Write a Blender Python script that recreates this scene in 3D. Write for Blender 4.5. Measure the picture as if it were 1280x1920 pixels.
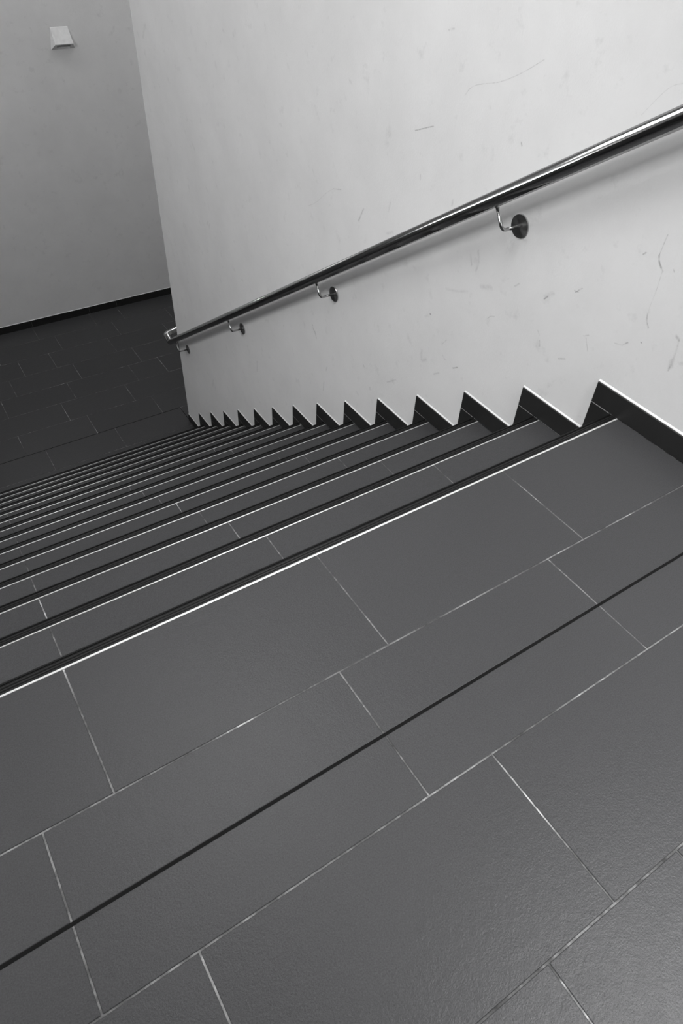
import bpy, bmesh, math, random
from mathutils import Vector, Matrix
random.seed(4)
for o in list(bpy.data.objects): bpy.data.objects.remove(o)
SC = bpy.context.scene
COL = SC.collection
S = 0.9                                   # drawing units to metres

# ------------------------------------------------------------------ camera, world, lights, exposure
cam_d = bpy.data.cameras.new('camera'); cam = bpy.data.objects.new('camera', cam_d); COL.objects.link(cam)
cam.location = (-1.8461*S, -1.3008*S, 1.3668*S)
cam.rotation_euler = (0.7845, -0.0421, -0.5742)
cam_d.sensor_fit = 'VERTICAL'; cam_d.sensor_height = 36; cam_d.sensor_width = 24
cam_d.lens = 36*1275.27/1920; cam_d.clip_start = .02
SC.camera = cam
w = bpy.data.worlds.new('world'); SC.world = w; w.use_nodes = True
w.node_tree.nodes['Background'].inputs[0].default_value = (.5, .5, .5, 1)
w.node_tree.nodes['Background'].inputs[1].default_value = 0.05
SC.view_settings.view_transform = 'Standard'; SC.view_settings.look = 'None'
SC.view_settings.gamma = 1; SC.view_settings.use_curve_mapping = False
SC.view_settings.exposure = 1.42

CEIL = 3.00
# x, y, z (drawing units), size x, size y (metres), watts, beam spread, turn about x, y, label
LAMPS = [
    (-0.36, -2.0, 2.51, .14, .60, 13, 105, 0, 0, 'short linear lamp hanging above the upper landing beside the right wall'),
    (-1.25, 0.3, 2.51, .90, .91, 4, 110, 0, 0, 'added square fill panel, unseen, above the top steps'),  # soft fill panel added to brighten the landing and treads
    (-4.66, 1.5, 2.72, .12, 2.9, 41, 180, 0, -90, 'added long fill band, unseen, high on the dark left wall'),  # unseen light band added to brighten the stair wall from the left
    (1.90, 5.3, 2.90, .16, .80, 7, 180, 0, 0, 'linear ceiling lamp over the hall behind the stair wall'),
    (-1.40, 5.7, 2.85, 1.8, .12, 5, 110, 50, 0, 'added tilted fill light, unseen, washing the far wall'),  # fill light added to lift the far wall, no known source
]
def lamp(x, y, z, sx, sy, watts, spread=180, ax=0, ay=0, label=None):
    l = bpy.data.lights.new('lamp', 'AREA'); l.shape = 'RECTANGLE'; l.size = sx; l.size_y = sy; l.energy = watts; l.spread = math.radians(spread)
    o = bpy.data.objects.new('lamp', l); COL.objects.link(o); o.location = (x*S, y*S, z*S); o.rotation_euler = (math.radians(ax), math.radians(ay), 0)
    return o
for a in LAMPS: lamp(*a)
lamp(-1.36, 6.42, .02, .22, .05, 1.2, 180, -35)      # wall light left of the picture

# ------------------------------------------------------------------ geometry constants (drawing units)
T, R, NS = .30, .2057, 14
YF, YW, D, H, SK = -.2519, -.2863, -.1673, .0814, .0085
ZL = -NS*R
XL, XR = -4.8, 0.0
YB = -3.3
YE = NS*T+D                               # end of the stair wall
YFAR = 6.565
XH = 2.6

# ------------------------------------------------------------------ helpers
def link(name, me, mat=None, parent=None, **props):
    o = bpy.data.objects.new(name, me); COL.objects.link(o)
    if mat and me and not me.materials: me.materials.append(mat)
    if parent: o.parent = parent
    for k, v in props.items(): o[k] = v
    return o
def obj(name, bm, mat, parent=None, smooth=False, **props):
    bmesh.ops.scale(bm, vec=(S, S, S), verts=bm.verts)
    if smooth:
        for f in bm.faces: f.smooth = True
    me = bpy.data.meshes.new(name); bm.to_mesh(me); bm.free()
    return link(name, me, mat, parent, **props)
def tag(o, label, cat, group=None):
    o['label'] = label; o['category'] = cat
    if group: o['group'] = group
def box(bm, a, b):
    vs = [bm.verts.new((x, y, z)) for z in (a[2], b[2]) for y in (a[1], b[1]) for x in (a[0], b[0])]
    for f in ((0, 2, 3, 1), (4, 5, 7, 6), (0, 1, 5, 4), (2, 6, 7, 3), (0, 4, 6, 2), (1, 3, 7, 5)):
        bm.faces.new([vs[i] for i in f])
def bx(a, b):
    bm = bmesh.new(); box(bm, a, b); return bm
def prism(poly, axis, a, b):
    """polygon in the other two axes, extruded along axis from a to b"""
    bm = bmesh.new()
    def P(u, v, t):
        return {0: (t, u, v), 1: (u, t, v), 2: (u, v, t)}[axis]
    A = [bm.verts.new(P(u, v, a)) for u, v in poly]; B = [bm.verts.new(P(u, v, b)) for u, v in poly]
    bm.faces.new(A); bm.faces.new(B[::-1]); n = len(poly)
    for i in range(n): bm.faces.new((A[i], B[i], B[(i+1) % n], A[(i+1) % n]))
    bmesh.ops.recalc_face_normals(bm, faces=bm.faces); return bm
def slab(o, u, v, n, wu, wv, th, ch=.0012):
    """chamfered tile: origin corner o, in-plane axes u,v, outward normal n, thickness th (top at o + n*th)"""
    o, u, v, n = Vector(o), Vector(u), Vector(v), Vector(n)
    bm = bmesh.new(); rings = []
    for inset, h in ((0, 0), (0, th-ch*.6), (ch, th)):
        rings.append([bm.verts.new(o+u*a+v*b+n*h) for a, b in
                      ((inset, inset), (wu-inset, inset), (wu-inset, wv-inset), (inset, wv-inset))])
    for r0, r1 in zip(rings, rings[1:]):
        for i in range(4): bm.faces.new((r0[i], r0[(i+1) % 4], r1[(i+1) % 4], r1[i]))
    bm.faces.new(rings[2]); bm.faces.new(rings[0][::-1])
    bmesh.ops.recalc_face_normals(bm, faces=bm.faces); return bm
def sweep(bm, path, r, seg=20, caps=True):
    path = [Vector(p) for p in path]; rings = []
    t0 = (path[1]-path[0]).normalized(); nrm = t0.orthogonal().normalized(); prev = t0
    for i, p in enumerate(path):
        if i == 0: t = t0
        elif i == len(path)-1: t = (path[-1]-path[-2]).normalized()
        else: t = ((path[i+1]-p).normalized()+(p-path[i-1]).normalized()).normalized()
        nrm = (prev.rotation_difference(t) @ nrm); nrm = (nrm-t*nrm.dot(t)).normalized(); prev = t
        bn = t.cross(nrm)
        rings.append([bm.verts.new(p+(nrm*math.cos(2*math.pi*k/seg)+bn*math.sin(2*math.pi*k/seg))*r) for k in range(seg)])
    for a, b in zip(rings, rings[1:]):
        for k in range(seg):
            f = bm.faces.new((a[k], a[(k+1) % seg], b[(k+1) % seg], b[k])); f.smooth = True
    if caps: bm.faces.new(rings[0][::-1]); bm.faces.new(rings[-1])
def fillet(pts, r, n=8):
    pts = [Vector(p) for p in pts]; out = [pts[0]]
    for i in range(1, len(pts)-1):
        a, b, c = pts[i-1], pts[i], pts[i+1]
        u, v = (a-b).normalized(), (c-b).normalized(); ang = u.angle(v)
        d = min(r/math.tan(ang/2), (a-b).length*.49, (c-b).length*.49)
        p0, p1 = b+u*d, b+v*d
        rr = d*math.tan(ang/2); cen = b+(u+v).normalized()*(rr/math.sin(ang/2))
        for k in range(n+1):
            q = (p0-cen).slerp((p1-cen), k/n); out.append(cen+q.normalized()*rr)
    out.append(pts[-1]); return out

# ------------------------------------------------------------------ materials
class NT:
    def __init__(s, name):
        s.m = bpy.data.materials.new(name); s.m.use_nodes = True; s.t = s.m.node_tree; s.n = s.t.nodes
        s.b = s.n['Principled BSDF']
    def add(s, kind, **kw):
        n = s.n.new(kind)
        for k, v in kw.items(): setattr(n, k, v)
        return n
    def l(s, a, b): s.t.links.new(a, b)
    def set(s, **kw):
        for k, v in kw.items(): s.b.inputs[k.replace('_', ' ')].default_value = v
    def noise(s, scale, detail=3, rough=.5, vec=None, dist=0):
        n = s.add('ShaderNodeTexNoise'); n.inputs['Scale'].default_value = scale; n.inputs['Detail'].default_value = detail
        n.inputs['Roughness'].default_value = rough; n.inputs['Distortion'].default_value = dist
        s.l(vec or s.co(), n.inputs['Vector']); return n.outputs[0]
    def co(s):
        if not hasattr(s, '_c'):
            g = s.add('ShaderNodeNewGeometry'); s._c = g.outputs['Position']
        return s._c
    def scaled(s, v):
        m = s.add('ShaderNodeVectorMath', operation='MULTIPLY'); m.inputs[1].default_value = v; s.l(s.co(), m.inputs[0]); return m.outputs[0]
    def ramp(s, f, stops):
        r = s.add('ShaderNodeValToRGB'); e = r.color_ramp.elements
        while len(e) < len(stops): e.new(.5)
        for el, (p, c) in zip(e, stops): el.position = p; el.color = (c, c, c, 1) if not isinstance(c, tuple) else (*c, 1)
        s.l(f, r.inputs[0]); return r.outputs[0]
    def math(s, op, a, b=None, clamp=False):
        m = s.add('ShaderNodeMath', operation=op); m.use_clamp = clamp
        for i, v in enumerate((a, b)):
            if v is None: continue
            if isinstance(v, (int, float)): m.inputs[i].default_value = v
            else: s.l(v, m.inputs[i])
        return m.outputs[0]
    def bump(s, pairs):
        last = None
        for f, dist, st in pairs:
            b = s.add('ShaderNodeBump'); b.inputs['Strength'].default_value = st; b.inputs['Distance'].default_value = dist
            s.l(f, b.inputs['Height'])
            if last: s.l(last, b.inputs['Normal'])
            last = b.outputs[0]
        s.l(last, s.b.inputs['Normal'])
TINT = (1.0, 1.0, 1.035)
def tile_material():
    k = NT('slate_grey_tile')
    oi = k.add('ShaderNodeObjectInfo')
    big = k.noise(2.2, 4, .55); fine = k.noise(420, 3, .6)
    v = k.math('ADD', k.math('MULTIPLY', k.math('SUBTRACT', big, .5), .16), 1)
    v = k.math('ADD', v, k.math('MULTIPLY', k.math('SUBTRACT', fine, .5), 1.1))
    v = k.math('ADD', v, k.math('MULTIPLY', k.math('SUBTRACT', oi.outputs['Random'], .5), .07))
    sp = k.ramp(k.noise(900, 1, .5), [(.70, 0), (.76, 1)])
    v = k.math('ADD', v, k.math('MULTIPLY', sp, .5))
    mx = k.add('ShaderNodeVectorMath', operation='SCALE'); mx.inputs[0].default_value = (.046, .046, .0478)
    k.l(v, mx.inputs['Scale']); k.l(mx.outputs[0], k.b.inputs['Base Color'])
    k.set(Roughness=.50, Specular_IOR_Level=.25)
    rr = k.math('ADD', k.math('MULTIPLY', k.noise(35, 3, .6),   .14), .31); k.l(rr, k.b.inputs['Roughness'])
    k.bump([(k.noise(60, 4, .6), .0012, .6), (k.noise(260, 3, .7), .0008, .8)])
    return k.m
def skirt_material():
    k = NT('skirting_tile_dark')
    v = k.ramp(k.noise(8, 3, .5), [(.3, .014), (.7, .018)]); k.l(v, k.b.inputs['Base Color'])
    k.set(Roughness=.5, Specular_IOR_Level=.35); k.bump([(k.noise(230, 3, .6), .0004, .4)]); return k.m
def grout_material():
    k = NT('worn_grout')
    f = k.noise(5, 5, .7); g = k.noise(60, 3, .6)
    v = k.ramp(k.math('ADD', k.math('MULTIPLY', f, .7), k.math('MULTIPLY', g, .3)), [(.38, .035), (.47, .10), (.56, .24), (.66, .75)])
    k.l(v, k.b.inputs['Base Color']); k.set(Roughness=.9); k.bump([(k.noise(300, 3, .7), .001, .6)]); return k.m
def plain(name, c, rough=.5, metal=0, bump=None, spec=.5, aniso=0):
    k = NT(name)
    v = k.ramp(k.noise(30, 3, .5), [(.3, c*.94), (.7, c*1.06)]); k.l(v, k.b.inputs['Base Color'])
    k.set(Roughness=rough, Metallic=metal, Specular_IOR_Level=spec)
    if bump: k.bump([(k.noise(bump[0], 3, .6), bump[1], .5)])
    return k.m
def wall_material(name, base):
    k = NT(name)
    sm = k.ramp(k.noise(3.2, 5, .62), [(.35, 1.0), (.72, .93)])
    st = k.ramp(k.noise(14, 4, .65), [(.60, 1.0), (.74, .90)])
    v = k.math('MULTIPLY', k.math('MULTIPLY', sm, st), base)
    k.l(v, k.b.inputs['Base Color']); k.set(Roughness=.62, Specular_IOR_Level=.3)
    k.bump([(k.noise(30, 3, .5), .0012, .25), (k.noise(150, 3, .6), .0012, .6)])
    return k.m
# scuffs on the stair wall: width, strength, outline (y, z)
MARKS = [(0.0021,0.29,[(0.7129,0.7357),(0.6964,0.7604),(0.6624,0.7806),(0.5617,0.806),(0.4991,0.8355),(0.4492,0.8634),(0.388,0.9039)]),
  (0.003,0.59,[(0.9644,0.5597),(0.8589,0.6019)]),
  (0.0048,0.29,[(0.8424,0.9024),(0.8156,0.9112)]),
  (0.0033,0.78,[(0.41,0.6677),(0.4045,0.6601)]),
  (0.0016,0.2,[(-0.0054,0.8508),(-0.0357,0.897),(-0.0669,0.9354),(-0.0961,0.9451)]),
  (0.0034,0.39,[(1.5289,0.1608),(1.4643,0.1782)]),
  (0.0024,0.2,[(1.5289,0.1608),(1.5878,0.1257),(1.6829,0.0439),(1.7554,0.0044)]),
  (0.0064,0.39,[(1.2738,0.1559),(1.3071,0.0898)]),
  (0.0048,0.29,[(0.9021,0.4156),(0.8989,0.3996)]),
  (0.0077,0.2,[(0.6934,0.3875),(0.6929,0.3709)]),
  (0.0086,0.16,[(1.0782,0.2488),(1.0888,0.2103)]),
  (0.0088,0.18,[(1.0851,0.1136),(1.0434,0.1359)]),
  (0.0021,0.33,[(-0.2105,0.5971),(-0.2092,0.559),(-0.2082,0.5362)]),
  (0.0041,0.52,[(-0.2082,0.5362),(-0.2157,0.5198),(-0.2293,0.5071)]),
  (0.0029,0.33,[(-0.2293,0.5071),(-0.2388,0.4999)]),
  (0.0019,0.2,[(-0.2368,0.4991),(-0.2417,0.4371),(-0.2408,0.3947),(-0.242,0.3702)]),
  (0.0037,0.36,[(-0.242,0.3702),(-0.2473,0.3473),(-0.2622,0.3289)]),
  (0.0035,0.52,[(-0.1589,0.5196),(-0.1651,0.5273)]),
  (0.0023,0.45,[(-0.2675,0.5186),(-0.2727,0.5124)]),
  (0.0071,0.39,[(-0.3575,0.3485),(-0.3686,0.3449)]),
  (0.0048,0.16,[(-0.3686,0.3449),(-0.3771,0.3038),(-0.3753,0.2689)]),
  (0.0109,0.29,[(-0.3756,0.2767),(-0.379,0.2556)]),
  (0.0037,0.33,[(-0.3778,0.2549),(-0.3775,0.2416)]),
  (0.0072,0.18,[(-0.4017,0.2799),(-0.411,0.2852)]),
  (0.0033,0.45,[(0.0322,0.3128),(0.0121,0.3357)]),
  (0.0027,0.39,[(0.0383,0.3162),(0.0198,0.3184)]),
  (0.0042,0.59,[(0.1506,0.233),(0.1399,0.2477)]),
  (0.0111,0.16,[(0.1463,0.2448),(0.1212,0.2684)]),
  (0.0044,0.33,[(0.2948,0.2174),(0.2777,0.235)]),
  (0.0123,0.21,[(0.4591,0.1416),(0.4085,0.1615)]),
  (0.0081,0.13,[(0.6491,0.0473),(0.5836,0.0645),(0.5299,0.0916)]),
  (0.0062,0.21,[(0.5487,0.2349),(0.5324,0.1983)]),
  (0.0077,0.2,[(0.512,0.2624),(0.4957,0.2265),(0.504,0.1884)]),
  (0.0031,0.36,[(0.3936,0.0377),(0.3809,0.0551),(0.3607,0.0631)]),
  (0.0038,0.45,[(-0.2029,0.2391),(-0.2145,0.2532)]),
  (0.0032,0.2,[(-0.1715,0.2281),(-0.2,0.2353)]),
  (0.0031,0.59,[(-0.2574,0.2759),(-0.2597,0.2763)]),
  (0.0034,0.29,[(-0.0511,0.1918),(-0.0687,0.2041)]),
  (0.0027,0.26,[(-0.0622,0.1909),(-0.0843,0.1525)]),
  (0.0044,0.36,[(0.1222,0.084),(0.1154,0.0643)]),
  (0.0029,0.23,[(0.1421,0.1155),(0.128,0.1006)]),
  (0.0043,0.33,[(0.019,0.0637),(-0.0065,0.0778)]),
  (0.0035,0.23,[(0.621,-0.1952),(0.5985,-0.1641)]),
  (0.0035,0.26,[(0.6092,-0.2453),(0.5868,-0.2571)]),
  (0.011,0.18,[(0.7469,-0.298),(0.7437,-0.3537),(0.7093,-0.323)]),
  (0.0043,0.52,[(0.5317,-0.268),(0.5041,-0.2489)]),
  (0.0054,0.26,[(0.6443,-0.3645),(0.6108,-0.3382)]),
  (0.0044,0.78,[(0.7294,-0.1047),(0.725,-0.1036)]),
  (0.0088,-0.13,[(0.7547,-0.1306),(0.7381,-0.1141)]),
  (0.0051,1.17,[(1.705,-0.6476),(1.7026,-0.6478)]),
  (0.0069,0.39,[(1.6974,-0.6632),(1.6728,-0.6856)]),
  (0.0046,0.45,[(1.6779,-0.6742),(1.6577,-0.7087)]),
  (0.0055,0.33,[(2.0473,-0.8208),(2.0421,-0.8272)]),
  (0.0085,0.23,[(2.4434,-1.3053),(2.4517,-1.3909)]),
  (0.006,0.33,[(1.5659,-0.9563),(1.5682,-1.015)]),
  (0.0058,0.26,[(1.5357,-0.8336),(1.546,-0.8646)]),
  (0.0053,0.39,[(1.186,-0.6213),(1.1746,-0.6322)]),
  (0.006,0.26,[(0.9721,-0.6031),(0.906,-0.5509)]),
  (0.0053,0.39,[(1.1131,-0.7185),(1.1093,-0.7328)]),
  (0.0102,0.21,[(3.2936,-1.9622),(3.3176,-2.0358)]),
  (0.0155,-0.16,[(3.7933,0.4412),(3.8665,0.3575)]),
  (0.0084,0.16,[(1.4339,0.6296),(1.4212,0.6245)]),
  (0.011,0.2,[(3.0801,-0.5529),(3.1031,-0.5794)])]
M_TILE = tile_material(); M_SKIRT = skirt_material(); M_GROUT = grout_material()
M_WALL = wall_material('scuffed_white_wall', .80); M_FAR = wall_material('white_wall', .78)
M_CEIL = plain('white_ceiling', .7, .8); M_GREYWALL = plain('dark_grey_paint', .12, .7)
M_LGROUT = plain('light_grout', .30, .8)
M_JOINT = plain('dark_elastic_joint', .006, .8, 0, None, .1)
M_SEAL = plain('white_sealant', .86, .5)
M_STRIP = plain('bright_aluminium_edge', .85, .33, .5)
M_RUB = plain('black_ribbed_insert', .006, .5, 0, (260, .0003), .15)
M_RIB = plain('black_rib', .014, .4, 0, None, .25)
def steel(name, c, rough, axis=None):
    k = NT(name); k.set(Metallic=1.0, Roughness=rough, Anisotropic=.75)
    v = k.ramp(k.noise(60, 3, .5), [(.3, c*.93), (.7, c*1.05)]); k.l(v, k.b.inputs['Base Color'])
    if axis == 'RAIL':
        c = k.add('ShaderNodeCombineXYZ'); c.inputs[1].default_value = .827; c.inputs[2].default_value = -.562; k.l(c.outputs[0], k.b.inputs['Tangent'])
    elif axis:
        t = k.add('ShaderNodeTangent', direction_type='RADIAL', axis=axis); k.l(t.outputs[0], k.b.inputs['Tangent'])
    else: k.set(Anisotropic=0.0)
    return k.m
M_STEEL = steel('brushed_stainless_steel', .48, .17); M_RAIL = steel('rail_brushed_steel', .36, .10, 'RAIL')
M_ROSE = steel('turned_stainless_steel', .52, .26, 'X')
M_LAMP = plain('painted_metal_housing', .80, .45)
M_DARK = plain('dark_opening', .03, .7)

def scuff_material(name, c):
    k = NT(name); k.n.remove(k.b)
    d = k.add('ShaderNodeBsdfDiffuse'); d.inputs[0].default_value = (c, c, c, 1); t = k.add('ShaderNodeBsdfTransparent')
    m = k.add('ShaderNodeMixShader'); at = k.add('ShaderNodeAttribute', attribute_name='rub')
    f = k.math('MULTIPLY', at.outputs['Fac'], k.ramp(k.noise(90, 3, .65), [(.35, .2), (.62, .85)]), clamp=True)
    k.l(f, m.inputs[0]); k.l(t.outputs[0], m.inputs[1]); k.l(d.outputs[0], m.inputs[2])
    k.l(m.outputs[0], [n for n in k.n if n.type == 'OUTPUT_MATERIAL'][0].inputs[0]); return k.m
M_SCUFF = scuff_material('rubbed_grey_scuff', .12); M_CHALK = scuff_material('white_filler_spot', .95)

# ------------------------------------------------------------------ room shell
ztop = CEIL
STR = dict(kind='structure')
wall_right = obj('wall_right', bx((0, YB-.1, ZL-.1), (XH, YE, ztop)), M_WALL, **STR)
def scuff(wd, st, pts):
    # rubbed-on mark, a ribbon a fraction of a millimetre proud of the plaster, fading to its edges and ends
    P = [Vector((0, y, z)) for y, z in pts]
    Q = [P[0]]
    for a, b in zip(P, P[1:]): Q += [a.lerp(b, t/4) for t in range(1, 5)]
    if len(P) > 2:
        for _ in range(3): Q = [Q[0]]+[(Q[i-1]+Q[i]*2+Q[i+1])/4 for i in range(1, len(Q)-1)]+[Q[-1]]
    dr = (Q[-1]-Q[0]).normalized(); Q = [Q[0]-dr*wd]+Q+[Q[-1]+dr*wd]
    bm = bmesh.new(); lay = bm.verts.layers.float.new('rub'); rings = []
    for i, q in enumerate(Q):
        t = (Q[min(i+1, len(Q)-1)]-Q[max(i-1, 0)]).normalized(); nn = Vector((0, -t.z, t.y)); e = 0 if i in (0, len(Q)-1) else 1
        r = []
        for k_, a_ in ((-1, 0), (0, e), (1, 0)):
            v = bm.verts.new(q+nn*wd*k_+Vector((-.0003, 0, 0))); v[lay] = a_*abs(st); r.append(v)
        rings.append(r)
    for a, b in zip(rings, rings[1:]):
        for j in (0, 1): bm.faces.new((a[j], a[j+1], b[j+1], b[j]))
    obj('scuff_mark', bm, M_SCUFF if st > 0 else M_CHALK, wall_right)
for m_ in MARKS: scuff(*m_)
wall_far = obj('wall_far', bx((XL-.1, YFAR, ZL-.1), (XH+.6, YFAR+.12, ztop)), M_FAR, **STR)
wall_left = obj('wall_left', bx((XL-.1, YB, ZL-.1), (XL, YFAR, ztop)), M_GREYWALL, **STR)
wall_back = obj('wall_back', bx((XL-.1, YB-.1, -.3), (0, YB, ztop)), M_GREYWALL, **STR)
wall_end = obj('wall_end', bx((XH+.5, YE, ZL-.1), (XH+.6, YFAR, ztop)), M_FAR, **STR)
wall_near = obj('wall_near', bx((XH, YE-.1, ZL-.1), (XH+.6, YE, ztop)), M_FAR, **STR)
ceiling = obj('ceiling', bx((XL-.1, YB-.1, ztop), (XH+.6, YFAR+.12, ztop+.1)), M_CEIL, **STR)

TH, GAP = .0016, .0038
def tiles(parent, x0, x1, rows, z):
    """rows: (y0, y1, [x joints]) -> one tile object each"""
    for y0, y1, js in rows:
        xs = [x0]+sorted(j for j in js if x0+.02 < j < x1-.02)+[x1]
        for a, b in zip(xs, xs[1:]):
            ga = GAP/2 if a > x0 else .001; gb = GAP/2 if b < x1 else .001
            dz = random.uniform(-.00025, .00025)
            obj('tile', slab((a+ga, y0+GAP/2, z-TH), (1, 0, 0), (0, 1, 0), (0, 0, 1), b-a-ga-gb, y1-y0-GAP, TH+dz), M_TILE, parent)
def js(x, n=9, W=.671): return [x+W*i for i in range(-n, n+1)]

# upper landing
A1, A2, A3, A4 = -.6186, -.7999, -.9548, -1.2914
floor_up = obj('floor', bx((XL, YB, -.22), (0, YF-.006, -TH)), M_GROUT, **STR)
rows = [(A1, YW-.0021+GAP/2, js(-.531)), (A2+.0018, A1, js(-.6715)), (A3, A2-.0018, js(-.6715)), (A4, A3, js(-.503)),
        (A4-.336, A4, [-.999, -.33, -1.346, -2.017, -2.688])]
y = A4-.336; i = 0
while y > YB+.02:
    rows.append((max(YB, y-.336), y, js((-.6715, -.503)[i % 2]))); y -= .336; i += 1
tiles(floor_up, XL, -SK, rows, 0)
obj('expansion_joint', bx((XL, A2-.0036, -TH), (-SK, A2+.0036, -.0006)), M_JOINT, floor_up)

# lower hall
floor_lo = obj('floor', bx((XL, 13*T+YF-.006, ZL-.15), (XH+.5, YFAR, ZL-TH)), M_GROUT, **STR)
B = [4.281, 4.6115, 4.940, 5.265, 5.591, 5.919, 6.250]
tiles(floor_lo, XL, XH+.5, [(B[0], B[1], js(-.180)), (B[1], B[2], js(-.344)), (B[2], B[3], js(-.18, 4)[:5]+[.157, .828, 1.5, 2.17]),
     (B[3], B[4], js(-.018)), (B[4], B[5], [-2.53, -1.86, -1.187, -.853, -.185, .488, 1.159, 1.83, 2.5]), (B[5], B[6], js(-.019)), (B[6], YFAR, [-2.87, -2.2, -1.53, -.857, -.187, .150, .82, 1.49, 2.16, 2.83])], ZL)
tiles(floor_lo, XL, -.003, [(13*T+YF, 3.953, js(-.515)), (3.953, B[0]-.003, js(-.684))], ZL)
tiles(floor_lo, .003, XH+.5, [(YE, B[0], js(.49))], ZL)
obj('expansion_joint', bx((XL, B[0]-.0035, ZL-TH), (.003, B[0]+.0015, ZL-.0004)), M_JOINT, floor_lo)
obj('expansion_joint', bx((-.003, YE, ZL-TH), (.003, B[0]-.0036, ZL-.0004)), M_JOINT, floor_lo)

# ------------------------------------------------------------------ skirting
def skirt(parent, a, b, face='x'):
    """upright tile on the stair wall, a=(y,z) b=(y,z)"""
    g = .0012
    return obj('skirting_tile', slab((-.0005, a[0]+g, a[1]+g), (0, 1, 0), (0, 0, 1), (-1, 0, 0), b[0]-a[0]-2*g, b[1]-a[1]-2*g, SK-.0005, .0008), M_SKIRT, parent)
base_r = obj('baseboard_right', prism([(YB, 0), (YB, H-.002)] + [(D-.002, H-.002)] + [(D-.002, -TH), (YF-.004, -TH), (YF-.004, 0)], 0, -.0045, 0), M_GROUT, **STR)
for k in range(1, NS+1):
    y0, y1, z0 = (k-1)*T+D, k*T+D, -k*R
    zt = z0-R if k < NS else z0
    yf = k*T+YF
    bm = bx((-.0045, y0-.003, z0), (0, y1-.002, z0+H-.002)); obj('skirting_bed', bm, M_GROUT, base_r)
bm = bmesh.new()
for k in range(NS): box(bm, (-.0045, k*T+YF+.001, -(k+1)*R+.001), (0, k*T+D-.002, -k*R-.0001))
obj('skirting_bed', bm, M_GROUT, base_r)
y = D
for n in range(5):
    skirt(base_r, (max(YB, y-(.67+.19*(n == 0))), 0), (y, H)); y -= .67+.19*(n == 0)
bead = []
def seal(parent, y0, y1, z):      # white acrylic bead on top of the skirting
    bm = prism([(0, z-.0006), (-SK*.42, z-.0006), (-SK*.36, z+.0018), (0, z+.0065)], 1, y0, y1)
    obj('sealant_bead', bm, M_SEAL, parent)
seal(base_r, YB, D, H)
for k in range(1, NS+1):
    skirt(base_r, ((k-1)*T+D, -k*R), (k*T+D, -k*R+H)); seal(base_r, (k-1)*T+D+.003, k*T+D, -k*R+H)
for k in range(NS): skirt(base_r, (k*T+YF+.001, -(k+1)*R), (k*T+D, -k*R))

bm = bmesh.new()
for k in range(NS): box(bm, (-SK+.0004, k*T+YF+.002, -k*R-.0015), (-.003, k*T+D-.001, -k*R+.0012))
obj('grout_line', bm, M_LGROUT, base_r)
base_f = obj('baseboard_far', bx((XL, YFAR-.004, ZL), (XH+.5, YFAR, ZL+H-.002)), M_GROUT, **STR)
xs = [XL, -2.87, -2.2, -1.53, -.845, -.170, .165, .87, 1.49, 2.16, 2.83, XH+.5]
for a, b in zip(xs, xs[1:]):
    obj('skirting_tile', slab((a+.0022, YFAR-.0005, ZL), (1, 0, 0), (0, 0, 1), (0, -1, 0), b-a-.0044, H, .0085, .0008), M_SKIRT, base_f)
obj('sealant_bead', prism([(YFAR, ZL+H), (YFAR-.004, ZL+H), (YFAR-.003, ZL+H+.0018), (YFAR, ZL+H+.006)], 0, XL, XH+.5), M_SEAL, base_f)
base_e = obj('baseboard_near', bx((0, YE, ZL), (XH+.5, YE+.004, ZL+H-.002)), M_GROUT, **STR)
for i in range(4):
    a = i*.671; b = min(a+.671, XH+.5)
    obj('skirting_tile', slab((a+.001, YE+.0005, ZL), (1, 0, 0), (0, 0, 1), (0, 1, 0), b-a-.003, H, .0085, .0008), M_SKIRT, base_e)

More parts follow.
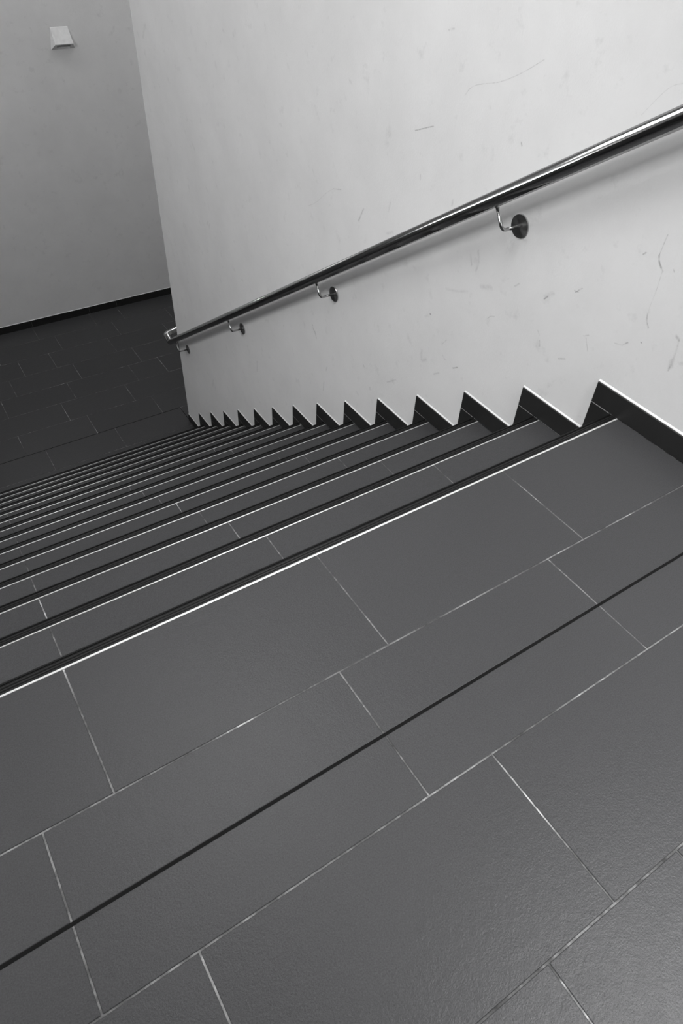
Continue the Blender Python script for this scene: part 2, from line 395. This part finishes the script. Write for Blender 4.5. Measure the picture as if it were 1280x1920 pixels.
# ------------------------------------------------------------------ staircase
stairs = link('staircase', None, None, None)
tag(stairs, 'straight flight of fourteen dark grey tiled steps with black ribbed nosings, beside the white wall', 'staircase')
def nosing_profile(y, z):
    """(y, z) outline of the black ribbed nosing; y is the front edge"""
    f, b = y, y-.0300; top = z+.0006
    return [(f-.0045, z-.022), (f-.0008, z-.022), (f, z-.004), (f-.0012, z-.0008), (f-.0035, top), (f-.0068, top),
            (f-.0072, z-.0012), (b, z-.0012), (b, z-.008), (f-.0045, z-.008)]
STEPJ = (-.527, -1.199, -1.869, -2.54)
XN = -SK-.0005
for k in range(NS):
    y1 = k*T+YF; z = -k*R
    bottom = -(k+1)*R
    if k == 0:
        st = obj('step', bx((XL+.003, y1-.0056, bottom), (-.010, y1-.0026, -.024)), M_GROUT, stairs)   # upright bed below the landing edge
    else:
        y0 = (k-1)*T+YF-.0026
        bm = bx((XL+.003, y0, bottom), (-.010, y1-.0026, z-TH)); st = obj('step', bm, M_GROUT, stairs)
    # tread tiles
    if k > 0:
        xs = [XL+.003]+sorted(j for j in STEPJ)+[XN]
        for a, b in zip(xs, xs[1:]):
            obj('tread_tile', slab((a+GAP/2, (k-1)*T+YF+.0005, z-TH), (1, 0, 0), (0, 1, 0), (0, 0, 1), b-a-GAP*(b < XN)-GAP/2*(b == XN), (T-(YF-YW)-.0008), TH+random.uniform(-.0002, .0002)), M_TILE, st)
    # riser tiles
    xs = [XL+.003]+sorted(j for j in STEPJ)+[XN]
    for a, b in zip(xs, xs[1:]):
        obj('riser_tile', slab((a+GAP/2, y1-.0026, bottom+.001), (1, 0, 0), (0, 0, 1), (0, 1, 0), b-a-GAP, R-.026, .0022), M_TILE, st)
    # nosing: black ribbed insert in a bright aluminium edge
    obj('nosing', prism(nosing_profile(y1, z), 0, XL+.003, XN), M_RUB, st)
    bm = bmesh.new()
    for j in range(3):
        yy = y1-.0115-j*.0072
        b2 = prism([(yy, z-.0012), (yy, z-.0002), (yy-.0012, z+.0004), (yy-.0030, z+.0004), (yy-.0040, z-.0002), (yy-.0040, z-.0012)], 0, XL+.003, XN)
        me = bpy.data.meshes.new('t'); b2.to_mesh(me); b2.free(); bm.from_mesh(me); bpy.data.meshes.remove(me)
    obj('nosing_ribs', bm, M_RIB, st)
    yb = k*T+YW; e = 0 if k == 0 else .0022
    obj('nosing_edge', prism([(yb+.0042, z-.006), (yb+.0042, z-.0002), (yb+.0024, z+.0008), (yb-.0010+e, z+.0008), (yb-.0018+e, z+.0002), (yb-.0018+e, z-.006)], 0, XL+.003, XN), M_STRIP, st, label='bright metal strip behind the black nosing')

# ------------------------------------------------------------------ handrail
XRAIL, RR = -.085, .0268
def zr(y): return .7758-.6798*y
rail_root = link('handrail', None)
tag(rail_root, 'round brushed steel handrail running down the white stair wall on four brackets', 'handrail')
bm = bmesh.new()
path = [(XRAIL, -2.0, zr(-2.0)), (XRAIL, 4.005, zr(4.005)), (XRAIL, 4.085, zr(4.005)+.034), (.03, 4.118, zr(4.005)+.036), (.9, 4.118, zr(4.005)+.036)]
sweep(bm, fillet([path[0], path[1], path[2], path[3]], .022, 8)[:-1]+[path[3], path[4]], RR, 32)
obj('rail', bm, M_RAIL, rail_root)
for k in range(-1, 4):
    yb = .334+1.1555*k; zd = .6608-.6840*yb
    if k == 0: zd -= .010
    q = (zr(yb)-zd)/(.825+.6798*.566); ya, za = yb+.566*q, zd+.825*q
    bm = bmesh.new()
    sweep(bm, fillet([(-.004, yb, zd), (XRAIL, yb, zd), (XRAIL, ya-.566*RR*.9, za-.825*RR*.9)], .015, 8), .0062, 16)
    arm = obj('bracket', bm, M_STEEL, rail_root)
    bm = bmesh.new(); n = 40
    rings = []
    for r, x in ((.0405, 0), (.0405, -.0042), (.0390, -.0055), (.0, -.0055)):
        rings.append([bm.verts.new((x, yb+r*math.cos(2*math.pi*i/n), zd+r*math.sin(2*math.pi*i/n))) for i in range(n)] if r else [bm.verts.new((x, yb, zd))])
    for a, b in zip(rings, rings[1:]):
        for i in range(n):
            if len(b) == 1: bm.faces.new((a[i], a[(i+1) % n], b[0]))
            else: bm.faces.new((a[i], a[(i+1) % n], b[(i+1) % n], b[i]))
    bmesh.ops.recalc_face_normals(bm, faces=bm.faces)
    obj('wall_plate', bm, M_ROSE, arm)
    for s in (-1, 1):       # countersunk screws
        bm = bmesh.new(); c = (yb+s*-.027, zd+.012*s)
        sweep(bm, [(-.0050, c[0], c[1]), (-.0068, c[0], c[1])], .0038, 12); obj('screw', bm, M_STEEL, arm)
    bm = bmesh.new(); sweep(bm, [(XRAIL, ya-.566*(RR+.003), za-.825*(RR+.003)), (XRAIL, ya-.566*(RR-.004), za-.825*(RR-.004))], .0075, 14); obj('weld_collar', bm, M_STEEL, arm)

# ------------------------------------------------------------------ wedge-shaped wall light
wl = link('wall_light', None)
tag(wl, 'small white wedge-shaped wall light with a dark slot, high on the far wall', 'wall light')
def wedge(cx, zt, parent):
    yb = YFAR
    T0, T1 = (cx-.081, zt), (cx+.081, zt); B0, B1 = (cx-.110, zt-.172), (cx+.112, zt-.172)
    F0, F1 = (cx-.078, zt-.126), (cx+.089, zt-.124); fy = yb-.055
    def face_bm(): return bmesh.new()
    bm = bmesh.new()
    vt = [bm.verts.new((T0[0], yb-.004, T0[1])), bm.verts.new((T1[0], yb-.004, T1[1])), bm.verts.new((F1[0], fy, F1[1])), bm.verts.new((F0[0], fy, F0[1])),
          bm.verts.new((B0[0], yb, B0[1])), bm.verts.new((B1[0], yb, B1[1])), bm.verts.new((T0[0]-.004, yb, T0[1]+.003)), bm.verts.new((T1[0]+.004, yb, T1[1]+.003))]
    for f in ((0, 1, 2, 3), (0, 3, 4, 6), (1, 7, 5, 2), (6, 7, 1, 0)): bm.faces.new([vt[i] for i in f])
    # underside frame round the slot
    P = lambda u, v: Vector(vt[3].co)*(1-u)*(1-v)+Vector(vt[2].co)*u*(1-v)+Vector(vt[4].co)*(1-u)*v+Vector(vt[5].co)*u*v
    q = [bm.verts.new(P(u, v)) for u, v in ((.13, .22), (.87, .22), (.80, .80), (.22, .80))]
    o_ = [vt[3], vt[2], vt[5], vt[4]]
    for i in range(4): bm.faces.new((o_[i], o_[(i+1) % 4], q[(i+1) % 4], q[i]))
    r = [bm.verts.new(v.co+Vector((0, .012, .014))) for v in q]
    for i in range(4): bm.faces.new((q[i], q[(i+1) % 4], r[(i+1) % 4], r[i]))
    bmesh.ops.recalc_face_normals(bm, faces=bm.faces)
    rc = [v.co.copy() for v in r]
    obj('housing', bm, M_LAMP, parent)
    bm = bmesh.new(); a = [bm.verts.new(c) for c in rc]; b = [bm.verts.new(c+Vector((0, .003, .003))) for c in rc]
    bm.faces.new(a); bm.faces.new(b[::-1])
    for i in range(4): bm.faces.new((a[i], a[(i+1) % 4], b[(i+1) % 4], b[i]))
    bmesh.ops.recalc_face_normals(bm, faces=bm.faces)
    obj('slot', bm, M_DARK, parent)
wedge(.163, -.040, wl)

# ------------------------------------------------------------------ stairwell lamps and added fill lights (above the picture)
def emit(name, st):
    k = NT(name); k.set(Base_Color=(.9, .9, .9, 1), Emission_Color=(1, 1, 1, 1), Emission_Strength=st); return k.m
M_DIFF = emit('lit_diffuser', 1)
from mathutils import Euler
for (x, y, z, sx, sy, wt, sp, ax, ay, lab) in LAMPS:
    cl = link('ceiling_light', None); tag(cl, lab, 'lamp')
    M = Matrix.Translation((x, y, z)) @ Euler((math.radians(ax), math.radians(ay), 0)).to_matrix().to_4x4()
    hx, hy = sx/S/2+.012, sy/S/2+.012; bm = bmesh.new()
    for a, b in (((-hx-.015, -hy-.015), (-hx, hy+.015)), ((hx, -hy-.015), (hx+.015, hy+.015)), ((-hx, -hy-.015), (hx, -hy)), ((-hx, hy), (hx, hy+.015))):
        box(bm, (a[0], a[1], -.005), (b[0], b[1], .06))
    box(bm, (-hx, -hy, .045), (hx, hy, .06)); bm.transform(M)
    if ay == 0:
        for q in (-.6, .6): 
            c = M @ Vector((q*hx if sx > sy else 0, q*hy if sy > sx else 0, .06)); sweep(bm, [c, (c.x, c.y, CEIL)], .006, 8)
    obj('housing', bm, M_LAMP, cl)
    bm = bx((-hx, -hy, .006), (hx, hy, .016)); bm.transform(M); obj('diffuser', bm, M_DIFF, cl)
wl2 = link('wall_light', None)
tag(wl2, 'lit white wall light on the far wall, left of the other wedge', 'wall light')
wedge(-1.36, .14, wl2)
